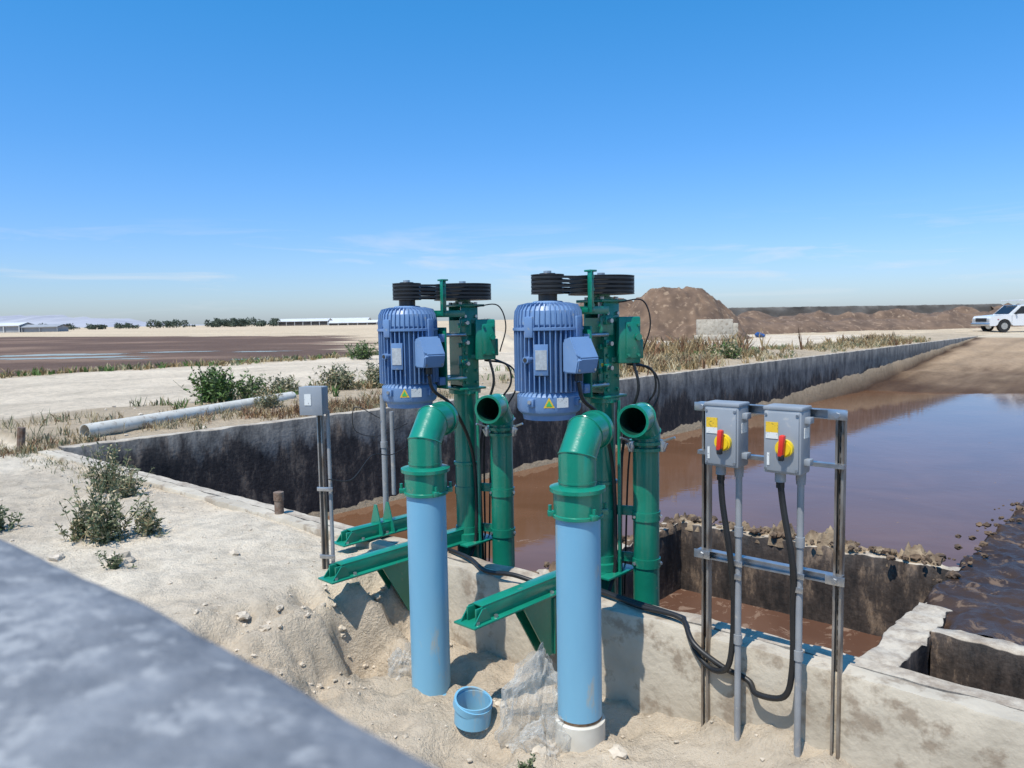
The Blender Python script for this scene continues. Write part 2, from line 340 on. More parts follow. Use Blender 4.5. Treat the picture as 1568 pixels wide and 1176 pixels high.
crust('manure_crust',lambda u,v:W(6.05+u,6.84+v),3.7,.14,.20,'clodt',3)
crust('manure_crust',lambda u,v:W(6.1+v,1.0+u),5.8,.12,.12,'clod',7)
bb=B(); bb.add([W(.02,.02,-1.85),W(6.05,.02,-1.85),W(6.05,6.8,-1.85),W(SE,6.8,-1.85),W(SE,48,-1.85),W(.02,48,-1.85)],[[0,1,2,3,4,5]],'water'); bb.done('water',0)
bb=B(); bb.add([W(6.05,.02,-2.5),W(16,.02,-2.5),W(16,6.8,-2.5),W(6.05,6.8,-2.5)],[[0,1,2,3]],'sumpw'); bb.done('water',0)
def lump(bb,c,r,k,fl=.7,sub=2):
    bm=bmesh.new(); bmesh.ops.create_icosphere(bm,subdivisions=sub,radius=1); o=R.random()*50
    sx_=R.uniform(.7,1.3); sy_=R.uniform(.7,1.2)
    vs=[Vector(c)+Vector((v.co.x*r*sx_,v.co.y*r*sy_,v.co.z*r*fl))*(1+.7*noise.noise(v.co*1.6+Vector((o,o,0)))) for v in bm.verts]
    bb.add(vs,[[v.index for v in f.verts] for f in bm.faces],k); bm.free()
bb=B()
for i in range(220):
    u=R.random()
    if u<.65: s_=R.uniform(6.1,9.9); t=6.8+R.gauss(0,.10); k_=R.choice(['clod','clodt'])
    elif u<.8: s_=6.1+R.gauss(0,.07); t=R.uniform(1,6.8); k_='clod'
    else: s_=9.92+R.gauss(0,.12); t=R.uniform(6,10.8); k_='clod'
    r=.012+abs(R.gauss(0,.028)); lump(bb,W(s_,t,-1.40+r*.3),r,k_,.7)
bb.done('manure_clods',0)
# ---------------------------------------------------------------- pumps
def ang(v): v=Vector(v).normalized(); return math.atan2(v.y,v.x)
def bolt(bb,p,ax,r=.012,h=.014,k='steel'): bb.cyl(p,Vector(p)+Vector(ax).normalized()*h,r,k,6)
def motor(cx,cy):
    bb=B(); c=Vector((cx,cy,0)); K='motor'
    bb.lathe(c,[(.12,1.115),(.165,1.12),(.17,1.15),(.195,1.17),(.203,1.19),(.203,1.27),(.19,1.285),(.182,1.29)],'motorl',48)
    bb.lathe(c,[(.176,1.29),(.176,1.70),(.165,1.74),(.11,1.78)],K,48)
    for i in range(40):
        th=2*math.pi*i/40; d=Vector((math.cos(th),math.sin(th),0)); w=Vector((-d.y,d.x,0))*.0035
        pr=[(.165,1.30),(.218,1.30),(.218,1.74),(.212,1.80),(.19,1.838),(.13,1.852),(.09,1.80)]
        vs=[c+d*r+Vector((0,0,z))+w for r,z in pr]+[c+d*r+Vector((0,0,z))-w for r,z in pr]; n=len(pr)
        bb.add(vs,[list(range(n)),list(range(n,2*n))[::-1]]+[[j,j+n,(j+1)%n+n,(j+1)%n] for j in range(n)],K)
    bb.lathe(c,[(.20,1.675),(.224,1.68),(.224,1.695),(.20,1.70)],K,48)
    bb.lathe(c,[(.196,1.70),(.208,1.715),(.208,1.74),(.200,1.80),(.182,1.826),(.12,1.84)],'motorl',48)
    bb.lathe(c,[(.105,1.78),(.105,1.85),(.09,1.86),(.05,1.865)],'motorl',32)
    bb.cyl(c+Vector((0,0,1.85)),c+Vector((0,0,1.90)),.028,'steel')
    for i in range(4):
        th=math.radians(-125+90*i); d=Vector((math.cos(th),math.sin(th),0)); rot=Matrix.Rotation(th,3,'Z')
        bb.box(c+d*.208+Vector((0,0,1.235)),(.03,.05,.05),K,rot,.005); bolt(bb,c+d*.222+Vector((0,0,1.24)),d,.013,.012)
        bb.box(c+d*.215+Vector((0,0,1.70)),(.03,.06,.13),K,rot,.008)
    d=Vector((-.25,-.97,0)).normalized(); rot=Matrix.Rotation(ang(d),3,'Z')
    bb.box(c+d*.212+Vector((0,0,1.50)),(.02,.085,.19),K,rot,.003); bb.box(c+d*.224+Vector((0,0,1.50)),(.004,.07,.12),'plate',rot)
    d=Vector((-.62,-.78,0)).normalized(); bb.cyl(c+d*.19+Vector((0,0,1.50)),c+d*.245+Vector((0,0,1.50)),.022,K,16); bb.cyl(c+d*.245+Vector((0,0,1.50)),c+d*.25+Vector((0,0,1.50)),.013,'iron',12)
    d=Vector((-.05,-1,0)).normalized(); rot=Matrix.Rotation(ang(d),3,'Z'); q=c+d*.2045+Vector((0,0,1.235)); e=rot@Vector((0,1,0))
    bb.add([q-e*.035+Vector((0,0,-.03)),q+e*.035+Vector((0,0,-.03)),q+Vector((0,0,.035))],[[0,1,2]],'labely')
    bb.add([q+d*.002-e*.02+Vector((0,0,-.02)),q+d*.002+e*.02+Vector((0,0,-.02)),q+d*.002+Vector((0,0,.015))],[[0,1,2]],'labelg')
    d=Vector((.36,-.93,0)).normalized(); rot=Matrix.Rotation(ang(d),3,'Z'); bb.box(c+d*.204+Vector((0,0,1.235)),(.004,.075,.06),'label',rot)
    d=Vector((.62,-.785,0)).normalized(); rot=Matrix.Rotation(ang(d),3,'Z'); 
    bb.box(c+d*.225+Vector((0,0,1.53)),(.08,.11,.14),'motorl',rot,.01)
    vs=[(-.07,-.085,-.11),(.05,-.085,-.11),(.05,.085,-.11),(-.07,.085,-.11),(-.07,-.085,.09),(.0,-.085,.11),(.0,.085,.11),(-.07,.085,.09),(.075,-.085,-.02),(.075,.085,-.02)]
    q=c+d*.295+Vector((0,0,1.53))
    bm=bmesh.new(); 
    for v in vs: bm.verts.new(rot@Vector(v))
    r=bmesh.ops.convex_hull(bm,input=bm.verts); bmesh.ops.bevel(bm,geom=bm.edges[:],offset=.007,segments=2,affect='EDGES'); bm.verts.index_update()
    bb.add([v.co+q for v in bm.verts],[[v.index for v in f.verts] for f in bm.faces],'motorl'); bm.free()
    for yy in (-.065,.065): bolt(bb,q+rot@Vector((.05,yy,-.09)),d,.008,.01)
    bb.cyl(q+rot@Vector((-.02,0,-.11)),q+rot@Vector((-.02,0,-.16)),.025,'black',16)
    return bb.done('electric_motor')
def hull_loop(c0,r0,c1,r1,n=28):
    d=(c1-c0); L=d.length; d=d/L; al=math.acos((r0-r1)/L); th=math.atan2(d.y,d.x); P=[]
    for i in range(n+1):
        t=th+al+(2*math.pi-2*al)*i/n; P.append(Vector((c0.x+r0*math.cos(t),c0.y+r0*math.sin(t))))
    for i in range(n+1):
        t=th-al+2*al*i/n; P.append(Vector((c1.x+r1*math.cos(t),c1.y+r1*math.sin(t))))
    return P
def pump(cx,cy,mx_,my_,bdir,rear=False):
    bb=B(); c=Vector((cx,cy,0)); mo=Vector((mx_,my_,0)); m=(mo-c); L=m.length; m.normalize(); w=Vector((-m.y,m.x,0)); rm=basis(m)
    G='green'; Z=lambda z:Vector((0,0,z))
    bb.cyl(c+Z(-3),c+Z(1.24),.088,G,28)
    bb.lathe(c,[(.088,.62),(.1,.625),(.1,.645),(.088,.65)],G,28)
    bb.lathe(c,[(.09,1.18),(.125,1.185),(.125,1.215),(.09,1.22)],G,28)
    for sgn in (-1,1):
        bb.box(c+w*(.085*sgn)+Z(1.535),(.15,.014,.64),G,rm,.003)
        for zz in (1.27,1.36,1.5,1.64,1.78): 
            for xx in (-.05,.05): bolt(bb,c+w*(.092*sgn)+m*xx+Z(zz),w*sgn,.012,.016,G if zz<1.7 else 'steel')
    bb.box(c-m*.068+Z(1.535),(.012,.158,.6),G,rm); bb.box(c+m*.07+Z(1.5),(.012,.158,.5),G,rm)
    bb.box(c+Z(1.862),(.24,.24,.018),G,rm,.003); bb.box(c+Z(1.225),(.24,.24,.018),G,rm,.003)
    bb.lathe(c,[(.085,1.87),(.085,1.885),(.06,1.89),(.06,1.905)],G,24)
    for i in range(4):
        th=math.pi/4+i*math.pi/2; bolt(bb,c+rm@Vector((.1*math.cos(th),.1*math.sin(th),1.871)),(0,0,1),.014,.018)
    bb.cyl(c+Z(1.2),c+Z(2.05),.026,'steel',16)
    pd=L-.235
    bb.box(c+m*(pd)+Z(1.47),(.016,.30,.46),G,rm,.003)
    for zz in (1.31,1.64):
        for sgn in (-1,1): bb.cyl(c+m*.06+w*(.11*sgn)+Z(zz),c+m*(pd+.04)+w*(.11*sgn)+Z(zz),.014,'steel',10)
        bb.box(c+m*(.07+pd/2)+Z(zz),(pd,.20,.02),G,rm)
    for sgn in (-1,1): 
        for zz in (1.30,1.62): bb.box(c+m*(pd+.03)+w*(.12*sgn)+Z(zz),(.06,.05,.06),'motor',rm,.006)
    for zz in (1.42,1.58,1.73):
        bb.box(c+w*.105+m*.06+Z(zz),(.05,.03,.05),G,rm,.004); bolt(bb,c+w*.12+m*.06+Z(zz),w,.016,.03,'steel')
        bb.box(c+Vector((-.02,-.105,zz-.02)),(.035,.03,.035),G,rm,.003)
    # angle-iron guard post on the camera side of the belts
    q=c+m*(L*.5+.05)+w*.185; bb.box(q+Z(1.915),(.05,.006,.26),G,rm,.001); bb.box(q+m*.022+w*.015+Z(1.915),(.006,.035,.26),G,rm,.001); bb.box(q+w*.0+Z(2.045),(.06,.055,.012),G,rm,.002)
    for zz in (1.83,1.93,2.01): bolt(bb,q+w*.003+Z(zz),w,.014,.02,G)
    bb.box(q-w*.03+Z(1.80),(.05,.09,.03),G,rm,.003); bb.box(c+m*(L*.45)+w*.12+Z(1.80),(.30,.03,.05),G,rm,.003)
    def sheave(cc,r,z0):
        pr=[(.03,z0)]; pr+= [(r,z0),(r,z0+.006)]
        for i in range(4):
            zb=z0+.006+i*.028; pr+=[(r,zb),(r-.014,zb+.008),(r-.014,zb+.018),(r,zb+.026),(r,zb+.028)]
        pr+=[(r,z0+.122),(r-.03,z0+.122),(r-.04,z0+.105),(.06,z0+.105),(.05,z0+.13),(.03,z0+.13)]
        bb.lathe(cc,pr,'iron',56)
    sheave(c,.222,1.905); sheave(mo,.105,1.905)
    bb.cyl(mo+Z(1.86),mo+Z(1.905),.06,'iron'); bb.cyl(mo+Z(1.9),mo+Z(2.05),.025,'steel')
    for i in range(4):
        P=hull_loop(Vector((mo.x,mo.y)),.099,Vector((c.x,c.y)),.216); z=1.924+i*.028; n=len(P); vs=[]
        for k_,p in enumerate(P):
            tg=(P[(k_+1)%n]-P[k_-1]).normalized(); nn=Vector((tg.y,-tg.x))
            for (o_,zz) in ((-.006,-.005),(.005,-.008),(.005,.008),(-.006,.005)): vs.append((p.x+nn.x*o_,p.y+nn.y*o_,z+zz))
        bb.add(vs,[[k_*4+j,k_*4+(j+1)%4,((k_+1)%n)*4+(j+1)%4,((k_+1)%n)*4+j] for k_ in range(n) for j in range(4)],'black')
    q=c+Vector((.165,-.06,1.60)); r2=Matrix.Rotation(math.radians(12),3,'Z')
    bb.box(q,(.155,.10,.31),G,r2,.012); bb.box(q+r2@Vector((.02,-.054,0)),(.10,.012,.24),G,r2,.004)
    for zz in (-.1,.1):
        for xx in (-.015,.055): bolt(bb,q+r2@Vector((xx,-.06,zz)),r2@Vector((0,-1,0)),.010,.012,G)
    bb.cyl(q+r2@Vector((.05,-.06,.02)),q+r2@Vector((.05,-.085,.02)),.022,G,16)
    bb.box(q+r2@Vector((.085,0,-.06)),(.03,.07,.13),G,r2,.006)
    bb.box(c+Vector((.08,-.04,1.74)),(.1,.05,.03),G,r2); bb.box(c+Vector((.08,-.04,1.47)),(.1,.05,.03),G,r2)
    bb.box(c+Vector((.02,-.1,1.70)),(.09,.03,.13),G,r2,.004); bb.box(c+Vector((.0,-.1,1.38)),(.07,.02,.2),G,r2,.004)
    bb.box(c+Vector((.02,-.117,1.73)),(.03,.003,.045),'label',r2); bb.box(c+Vector((.0,-.112,1.44)),(.035,.003,.02),'labely',r2)
    D=c+Vector((.28,-.10,0)); e=Vector((bdir[0],bdir[1],0)).normalized()
    bb.cyl(D+Z(-3),D+Z(.90),.088,G,28)
    bb.lathe(D,[(.088,.86),(.118,.865),(.118,.885),(.088,.888)],G,28); bb.lathe(D,[(.088,.905),(.118,.908),(.118,.928),(.09,.93)],G,28)
    bb.tube([D+Z(.9),D+Z(.985),D+e*.105+Z(1.09),D+e*.27+Z(1.09)],.096,G,28,.007,kin='greenshade',weld=True)
    bb.tube([D+e*.235+Z(1.09),D+e*.27+Z(1.09)],.106,G,28,.012)
    for i in range(3):
        th=math.radians([-150,-40,60][i]); d=Vector((math.cos(th),math.sin(th),0)); rt=Matrix.Rotation(th,3,'Z')
        bb.box(D+d*.125+Z(.90),(.03,.035,.075),'steel',rt,.004); bb.cyl(D+d*.12+Z(.93),D+d*.215+Z(.965),.008,'steel',8); bb.cyl(D+d*.135+Z(.87),D+d*.16+Z(.92),.007,'steel',8)
    for zz in (.42,.10):
        bb.box((c+D)/2+Z(zz),(.20,.05,.012),G,basis(D-c),.002); bb.box((c+D)/2+Vector((0,-.02,zz+.03)),(.20,.012,.06),G,basis(D-c),.002)
        bb.lathe(c,[(.088,zz-.03),(.096,zz-.03),(.096,zz+.03),(.088,zz+.03)],G,28); bb.lathe(D,[(.088,zz-.03),(.096,zz-.03),(.096,zz+.03),(.088,zz+.03)],G,28)
        for sg in (-1,1): bolt(bb,D+Vector((.09*sg,-.04,zz)),(0,-1,0),.01,.02)
    bb.cyl(c+Vector((.1,-.1,-.4)),c+Vector((.1,-.1,1.2)),.012,G,8)
    bd=Vector((-.68,-.73,0)).normalized(); side=Vector((-bd.y,bd.x,0)); rb=basis(bd); z0=.025
    def beam(o,L0,L1,g=True):
        mid=(L0+L1)/2; LL=L1-L0
        bb.box(o+bd*mid+Z(z0),(LL,.17,.012),G,rb,.002)
        bb.box(o+bd*(mid-.03)-side*.035+Z(z0+.045),(LL-.06,.012,.08),G,rb,.002); bb.box(o+bd*(mid-.03)+side*.035+Z(z0+.045),(LL-.06,.012,.08),G,rb,.002)
        bb.box(o+bd*(mid-.05)+Z(z0+.09),(LL-.12,.085,.010),G,rb,.002)
        for sg in (-1,1):
            p=o+bd*L1+side*.055*sg; q=[p+bd*-.02+Z(z0+.006),p-bd*.16+Z(z0+.006),p-bd*.12+Z(z0+.085),p-bd*.09+Z(z0+.085)]
            vs=q+[x+side*.008 for x in q]; bb.add(vs,[[0,1,2,3],[7,6,5,4]]+[[j,(j+1)%4,(j+1)%4+4,j+4] for j in range(4)],G)
        for xx in (.05,.2,LL*.55): bolt(bb,o+bd*(L1-xx)+side*.06+Z(z0+.006),(0,0,1),.013,.016,'steel')
        if g:
            for sg in (-.05,.05):
                p=o+bd*.62+side*sg; q=[p+Z(z0),p+bd*.28+Z(z0),p+bd*.05+Z(-.36),p+Z(-.36)]
                vs=q+[x+side*.01 for x in q]; bb.add(vs,[[0,1,2,3],[7,6,5,4]]+[[j,(j+1)%4,(j+1)%4+4,j+4] for j in range(4)],G)
            bb.box(o+bd*.615+Z(-.18),(.012,.15,.36),G,rb,.002)
    beam(c,.05,1.33)
    bb.box(c+Z(.02),(.34,.34,.016),G,rb,.003); bb.lathe(c,[(.09,.03),(.12,.03),(.12,.08),(.09,.085)],G,28)
    bb.box(c+side*-.1+Z(.05),(.3,.012,.08),G,rb)
    if rear:
        o=c+Vector((-.50,.42,0)); beam(o,-.05,.75,False)
        bb.box((c+o)/2+Z(.0),((c-o).length,.10,.014),G,basis(c-o))
        for k_ in (0,1):
            p=o+bd*(.25+.12*k_); q=[p-side*.09+Z(z0),p+side*.09+Z(z0),p+side*.015+Z(.27),p-side*.015+Z(.27)]
            vs=q+[x+bd*.01 for x in q]; bb.add(vs,[[0,1,2,3],[7,6,5,4]]+[[j,(j+1)%4,(j+1)%4+4,j+4] for j in range(4)],G)
    q2=c+Vector((.20,-.09,1.45))
    bb.cable([q2,q2+Vector((.03,-.02,-.18)),q2+Vector((-.04,.03,-.42)),c+Vector((.11,-.06,.6)),c+Vector((.12,-.06,-.3)),c+Vector((.12,-.05,-1.6))],.010,'black')
    bb.cable([c+Vector((.1,-.12,1.85)),c+Vector((.27,-.05,1.86)),c+Vector((.33,0,1.7)),c+Vector((.28,.05,1.5))],.005,'black',6)
    bb.cable([c+Vector((.16,-.06,1.44)),c+Vector((.33,-.02,1.40)),c+Vector((.36,.0,1.25)),c+Vector((.26,.03,1.1)),c+Vector((.15,.05,.9)),c+Vector((.13,.08,-.2))],.008,'black')
    bb.cable([c+Vector((.2,.02,1.46)),c+Vector((.38,.1,1.36)),c+Vector((.40,.1,1.2)),c+Vector((.3,.1,1.02)),c+Vector((.2,.1,.8)),c+Vector((.16,.1,-.2))],.007,'black')
    bb.cable([mo+Vector((.17,-.22,1.36)),mo+Vector((.2,-.2,1.25)),mo+Vector((.33,-.05,1.1)),c+Vector((.06,-.11,.7)),c+Vector((.07,-.1,.1)),c+Vector((.02,-.14,-.1))],.013,'black')
    return bb.done('vertical_slurry_pump')
RC=Vector((.61,5.20)); RM=Vector((.235,4.88)); off=Vector((-.98,.80))
LC=RC+off; LM=Vector((-.762,5.70))
RP=Vector((.34,4.05)); LP=Vector((-.54,4.66))
def bd_(P,C): return (P-(C+Vector((.28,-.10))))
pump(RC.x,RC.y,RM.x,RM.y,bd_(RP,RC)); motor(RM.x,RM.y)
pump(LC.x,LC.y,LM.x,LM.y,bd_(LP,LC),True); motor(LM.x,LM.y)
def riser(P,C,zb,white):
    bb=B(); c=Vector((P.x,P.y,0)); e=-bd_(P,C); e=Vector((e.x,e.y,0)).normalized(); Z=lambda z:Vector((0,0,z)); G='green'
    bb.cyl(c+Z(zb-.2),c+Z(.73),.121,'pvc',48)
    bb.lathe(c,[(.123,.69),(.137,.695),(.137,.71),(.130,.715),(.130,.83),(.15,.835),(.15,.855),(.11,.865)],G,48)
    for th in (-175,-60,5,120):
        t=math.radians(th); d=Vector((math.cos(t),math.sin(t),0)); rt=Matrix.Rotation(t,3,'Z'); bb.box(c+d*.143+Z(.715),(.04,.035,.03),G,rt,.004); bolt(bb,c+d*.15+Z(.73),(0,0,1),.01,.03,G)
    bb.tube([c+Z(.86),c+Z(1.015),c+e*.11+Z(1.125),c+e*.27+Z(1.125)],.101,G,32,.007,kin='greenshade',weld=True)
    bb.tube([c+e*.235+Z(1.125),c+e*.27+Z(1.125)],.110,G,32,.012)
    bb.cyl(c+Z(.88),c+Z(.89),.104,G,32)
    if white:
        bb.lathe(c,[(.1215,-.42),(.1215,-.425),(.137,-.43),(.139,-.56),(.139,-.80)],'white',48); bb.lathe(c,[(.1217,-.405),(.1217,-.42)],'clod',48,cap=False)
    else:
        bb.lathe(c,[(.128,zb-.1),(.128,zb+.015),(.122,zb+.02)],'pvc',48)
    return bb.done('blue_pvc_riser_pipe',25)
riser(RP,RC,-.60,True); riser(LP,LC,-.57,False)
# ---------------------------------------------------------------- switch rack
M['rust2']=mk('weathered_strut',(.42,.40,.37),(.20,.15,.11),16,.45,metal=.7,stretch=(1,1,.3))
def rack():
    bb=B(); o=Vector((1.037,4.07,0)); d=Vector((.756,-.654,0)).normalized(); n=Vector((-.654,-.756,0)).normalized(); rd=basis(d); Z=lambda z:Vector((0,0,z))
    def strut(p,z0,z1,k='steel'):
        h=(z1-z0); m=(z0+z1)/2
        bb.box(p+n*-.019+Z(m),(.041,.003,h),k,rd); 
        for sg in (-1,1): bb.box(p+d*.019*sg+Z(m),(.003,.038,h),k,rd); bb.box(p+d*.014*sg+n*.0195+Z(m),(.011,.003,h),k,rd)
        z=z0+.1
        while z<z1-.03: bb.box(p+n*-.0165+Z(z),(.014,.003,.028),'black',rd); z+=.05
    strut(o,-.75,1.29,'rust2'); strut(o+d*.69,-.65,1.29,'rust2')
    for (zz,ext) in ((1.255,.03),(.46,.03)):
        q=o+d*.345+n*.03+Z(zz); bb.box(q,(.75,.041,.003),'steel',rd); bb.box(q+n*-.019+Z(.02),(.75,.003,.04),'steel',rd); bb.box(q+Z(.041),(.75,.041,.003),'steel',rd)
        for s_ in (0,.69):
            bb.box(o+d*s_+n*.055+Z(zz+.02),(.09,.006,.045),'steel',rd,.001); bolt(bb,o+d*s_+n*.06+Z(zz+.02),n,.014,.012)
    bb.box(o+d*.345+n*.03+Z(1.03),(.75,.041,.02),'steel',rd)
    for i,(s_,cs,zb) in enumerate(((.165,.215,-.62),(.475,.53,-.60))):
        p=o+d*s_+n*.115
        bb.box(p+Z(1.145),(.185,.125,.31),'box',rd,.012)
        bb.box(p+n*.066+Z(1.145),(.165,.012,.285),'box',rd,.005); bb.box(p+n*.0+Z(1.305),(.19,.13,.02),'box',rd,.006)
        for xx in (-.075,.075):
            for zz in (-.13,.13): bolt(bb,p+n*.07+d*xx+Z(1.145+zz),n,.007,.006)
        q=p+n*.072+Z(1.12)+d*.02
        bb.cyl(q,q+n*.022,.042,'yellow',28); bb.cyl(q+n*.022,q+n*.03,.034,'yellow',28)
        bb.box(q+n*.045+Z(.015),(.026,.034,.105),'red',rd@Matrix.Rotation(math.radians(4),3,'Y'),.008); bb.box(q+n*.048+Z(-.04),(.022,.026,.03),'black',rd,.003)
        bb.box(p+n*.0735+d*-.045+Z(1.215),(.06,.003,.05),'labely',rd); bb.box(p+n*.0735+d*-.045+Z(1.175),(.06,.003,.03),'label',rd)
        bb.box(p+n*.0735+d*-.062+Z(1.06),(.012,.003,.06),'label',rd)
        for zz in (1.05,1.25): bb.box(p+d*.105+Z(zz),(.03,.05,.03),'box',rd,.003)
        bb.box(p+d*.0945+Z(1.19),(.003,.06,.05),'label',rd)
        cp=o+d*cs+n*.075; 
        bb.cyl(cp+Z(zb),cp+Z(.93),.0165,'cond',16)
        for zz in (.93,.62,.05): bb.cyl(cp+Z(zz),cp+Z(zz+.05),.022,'cond',16)
        bb.cyl(cp+Z(.95),cp+Z(1.0),.024,'cond',12)
        bb.box(cp+Z(.48)+n*.02,(.06,.008,.03),'steel',rd,.002); bb.box(cp+Z(.41)+n*.02,(.05,.008,.03),'steel',rd,.002)
        f0=p+d*(-.03)+Z(.99); bb.cyl(f0,f0+Z(-.05),.026,'box',16); bb.cyl(f0+Z(-.05),f0+Z(-.08),.02,'black',16)
        tail=[W(9.75,-.03,.03),W(9.4,.03,.03),W(9.1,-.08,.03),W(8.85,-.13,.06),W(8.6,-.12,.03),W(8.3,.02,.03),W(8.0,.1,.02)]
        if i==0: path=[f0+Z(-.06),f0+Z(-.2)+d*.01,f0+d*.05+Z(-.45),cp+n*.0-d*.025+Z(.3),cp-d*.03+Z(.05),cp-d*.06+Z(-.1),cp-d*.16+n*-.03+Z(-.145),o-d*.06+n*.0+Z(-.10),o-d*.13-n*.05+Z(-.02),o-d*.22-n*.09+Z(.035)]+tail
        else: path=[f0+Z(-.06),f0+Z(-.2)+d*.02,f0+d*.065+Z(-.45),cp-d*.03+Z(.3),cp-d*.03+Z(.0),cp-d*.07+Z(-.16),cp-d*.22+n*-.02+Z(-.2),o+d*.24+Z(-.17),o+d*.10+n*.03+Z(-.12),o-d*.06+n*.03+Z(-.04),o-d*.17-n*.07+Z(.025),o-d*.24-n*.11+Z(.03),W(9.6,.02,.03),W(9.3,.06,.03),W(9.0,.0,.03)]
        bb.cable(path,.0155,'black',12)
    return bb.done('disconnect_switch_rack',35)
rack()
def post():
    bb=B(); c=Vector((-1.39,5.52,0)); rt=Matrix.Rotation(math.radians(-12),3,'Z'); Z=lambda z:Vector((0,0,z))
    bb.box(c+Z(.5),(.041,.041,1.3),'rust2',rt,.002); bb.box(c+rt@Vector((0,-.022,.5)),(.018,.003,1.28),'black',rt)
    bb.cyl(c+Vector((.055,0,-.2)),c+Vector((.055,0,1.12)),.014,'cond',14)
    bb.box(c+rt@Vector((-.01,-.06,1.20)),(.17,.10,.20),'box',rt,.008); bb.box(c+rt@Vector((-.01,-.115,1.20)),(.175,.012,.205),'box',rt,.004); bb.box(c+rt@Vector((-.03,-.123,1.21)),(.05,.003,.08),'label',rt)
    for zz in (.55,.05): bb.box(c+rt@Vector((.03,-.03,zz)),(.12,.01,.03),'steel',rt,.002)
    bb.cable([c+Vector((.05,-.03,.62)),c+Vector((.2,.05,.6)),c+Vector((.33,.2,.75)),c+Vector((.45,.4,.72)),c+Vector((.62,.6,.8))],.004,'black',6)
    return bb.done('junction_box_post')
post()
bb=B(); c=Vector((-1.08,6.38,0)); bb.cyl(c+Vector((0,0,.05)),c+Vector((0,0,1.14)),.024,'cond',16); bb.cyl(c+Vector((0,0,.7)),c+Vector((0,0,.75)),.03,'cond',16); bb.cyl(c+Vector((0,0,.05)),c+Vector((0,0,.09)),.06,'green',16)
bb.cable([c+Vector((0,0,1.12)),c+Vector((.05,-.02,1.25)),c+Vector((.12,-.1,1.35)),c+Vector((.2,-.3,1.4))],.018,'black',10)
bb.cable([c+Vector((-.02,-.03,.95)),c+Vector((-.22,-.05,1.05)),c+Vector((-.24,0,.85)),c+Vector((-.05,0,.8)),c+Vector((.2,0,.9))],.004,'black',6)
bb.cyl(c+Vector((.07,0,.3)),c+Vector((.07,0,1.0)),.018,'cond',12); bb.done('conduit_riser')
# ---------------------------------------------------------------- small things
bb=B(); p=Vector((-.26,4.22,GZ(-.26,4.22)+.01)); bb.tube([p,p+Vector((.01,-.01,.13))],.105,'pvc',40,.008); bb.tube([p+Vector((0,0,.09)),p+Vector((.01,-.01,.13))],.112,'pvc',40,.012); bb.done('pipe_coupling')
bb=B(); bb.tube([W(-.75,.75,.12),W(-1.15,1.9,.13),W(-2.6,5.6,.15)],.12,'white',28,.012); bb.done('white_irrigation_pipe')
bb=B(); bb.cyl(W(5.9,-.02,-.1),W(5.9,-.02,.20),.042,'rust',16); bb.lathe(W(5.9,-.02,0),[(.042,.12),(.047,.125),(.047,.2),(.03,.205)],'rust',16); bb.done('rusty_pipe_stub')
bb=B(); bb.tube([Vector((-7.35,11.35,-.2)),Vector((-7.3,11.35,.28))],.055,'rust',8); bb.done('fence_post_stub')
def bagmat():
    m=bpy.data.materials.new('clear_plastic_film'); m.use_nodes=True; n=m.node_tree.nodes; l=m.node_tree.links; p=n['Principled BSDF']; p.inputs['Base Color'].default_value=(.66,.65,.61,1); p.inputs['Roughness'].default_value=.12
    tr=n.new('ShaderNodeBsdfTransparent'); mx=n.new('ShaderNodeMixShader'); l.new(tr.outputs[0],mx.inputs[1]); l.new(p.outputs[0],mx.inputs[2]); l.new(mx.outputs[0],n['Material Output'].inputs[0])
    lw=n.new('ShaderNodeLayerWeight'); lw.inputs[0].default_value=.35; mr=n.new('ShaderNodeMapRange'); mr.inputs[3].default_value=.16; mr.inputs[4].default_value=.75; l.new(lw.outputs['Facing'],mr.inputs[0]); l.new(mr.outputs[0],mx.inputs[0]); return m
M['bag']=bagmat()
def tri(x): x=x%1; return abs(x-.5)*4-1
def bag(name,c,rx,ry,h,sd,lean=(0,0)):
    bb=B(); n=72; vs=[]; g=GZ(c[0],c[1])
    for j in range(n//2):
        for i in range(n):
            th=2*math.pi*i/n; v=j/(n//2-1); u=i/n
            f=max(.04,math.cos(v*math.pi/2))**.7*.95+.03
            crump=.5*noise.noise(Vector((math.cos(th)*2.2,math.sin(th)*2.2,v*3.5+sd)))+.28*noise.noise(Vector((math.cos(th)*6,math.sin(th)*6,v*8+sd)))
            fold=1+.08*tri(u*4+.9*v+sd)*(1-v)+crump*.85
            x=c[0]+math.cos(th)*rx*f*fold+lean[0]*v; y=c[1]+math.sin(th)*ry*f*fold+lean[1]*v
            z=g-.04+h*math.sin(v*math.pi/2)*(1+.45*noise.noise(Vector((math.cos(th)*1.4,math.sin(th)*1.4,sd+3))))+h*.22*crump*(v>.05)
            vs.append(Vector((x,y,z)))
    bb.add(vs,[[j*n+i,j*n+(i+1)%n,(j+1)*n+(i+1)%n,(j+1)*n+i] for j in range(n//2-1) for i in range(n)],'bag'); bb.done(name,0)
bag('plastic_sheet',(.06,4.15),.19,.14,.40,3,(.10,.08)); bag('plastic_sheet',(.14,3.97),.14,.10,.17,6); bag('plastic_sheet',(-.74,4.84),.10,.09,.20,8)
bb=B()
for i in range(1300):
    s_=R.uniform(1,12.5); t=-abs(R.gauss(0,1.7))-.15; p=W(s_,t); r=min(.04,.003+abs(R.gauss(0,.0055))); lump(bb,(p.x,p.y,hz(s_,t)+r*.2),r,'rock',.6,1)
for i in range(90):
    s_=R.gauss(8.05,.25); t=-R.uniform(.15,1.8); p=W(s_,t); r=min(.04,.006+abs(R.gauss(0,.011))); lump(bb,(p.x,p.y,hz(s_,t)+r*.1),r,'rock',.7,2)
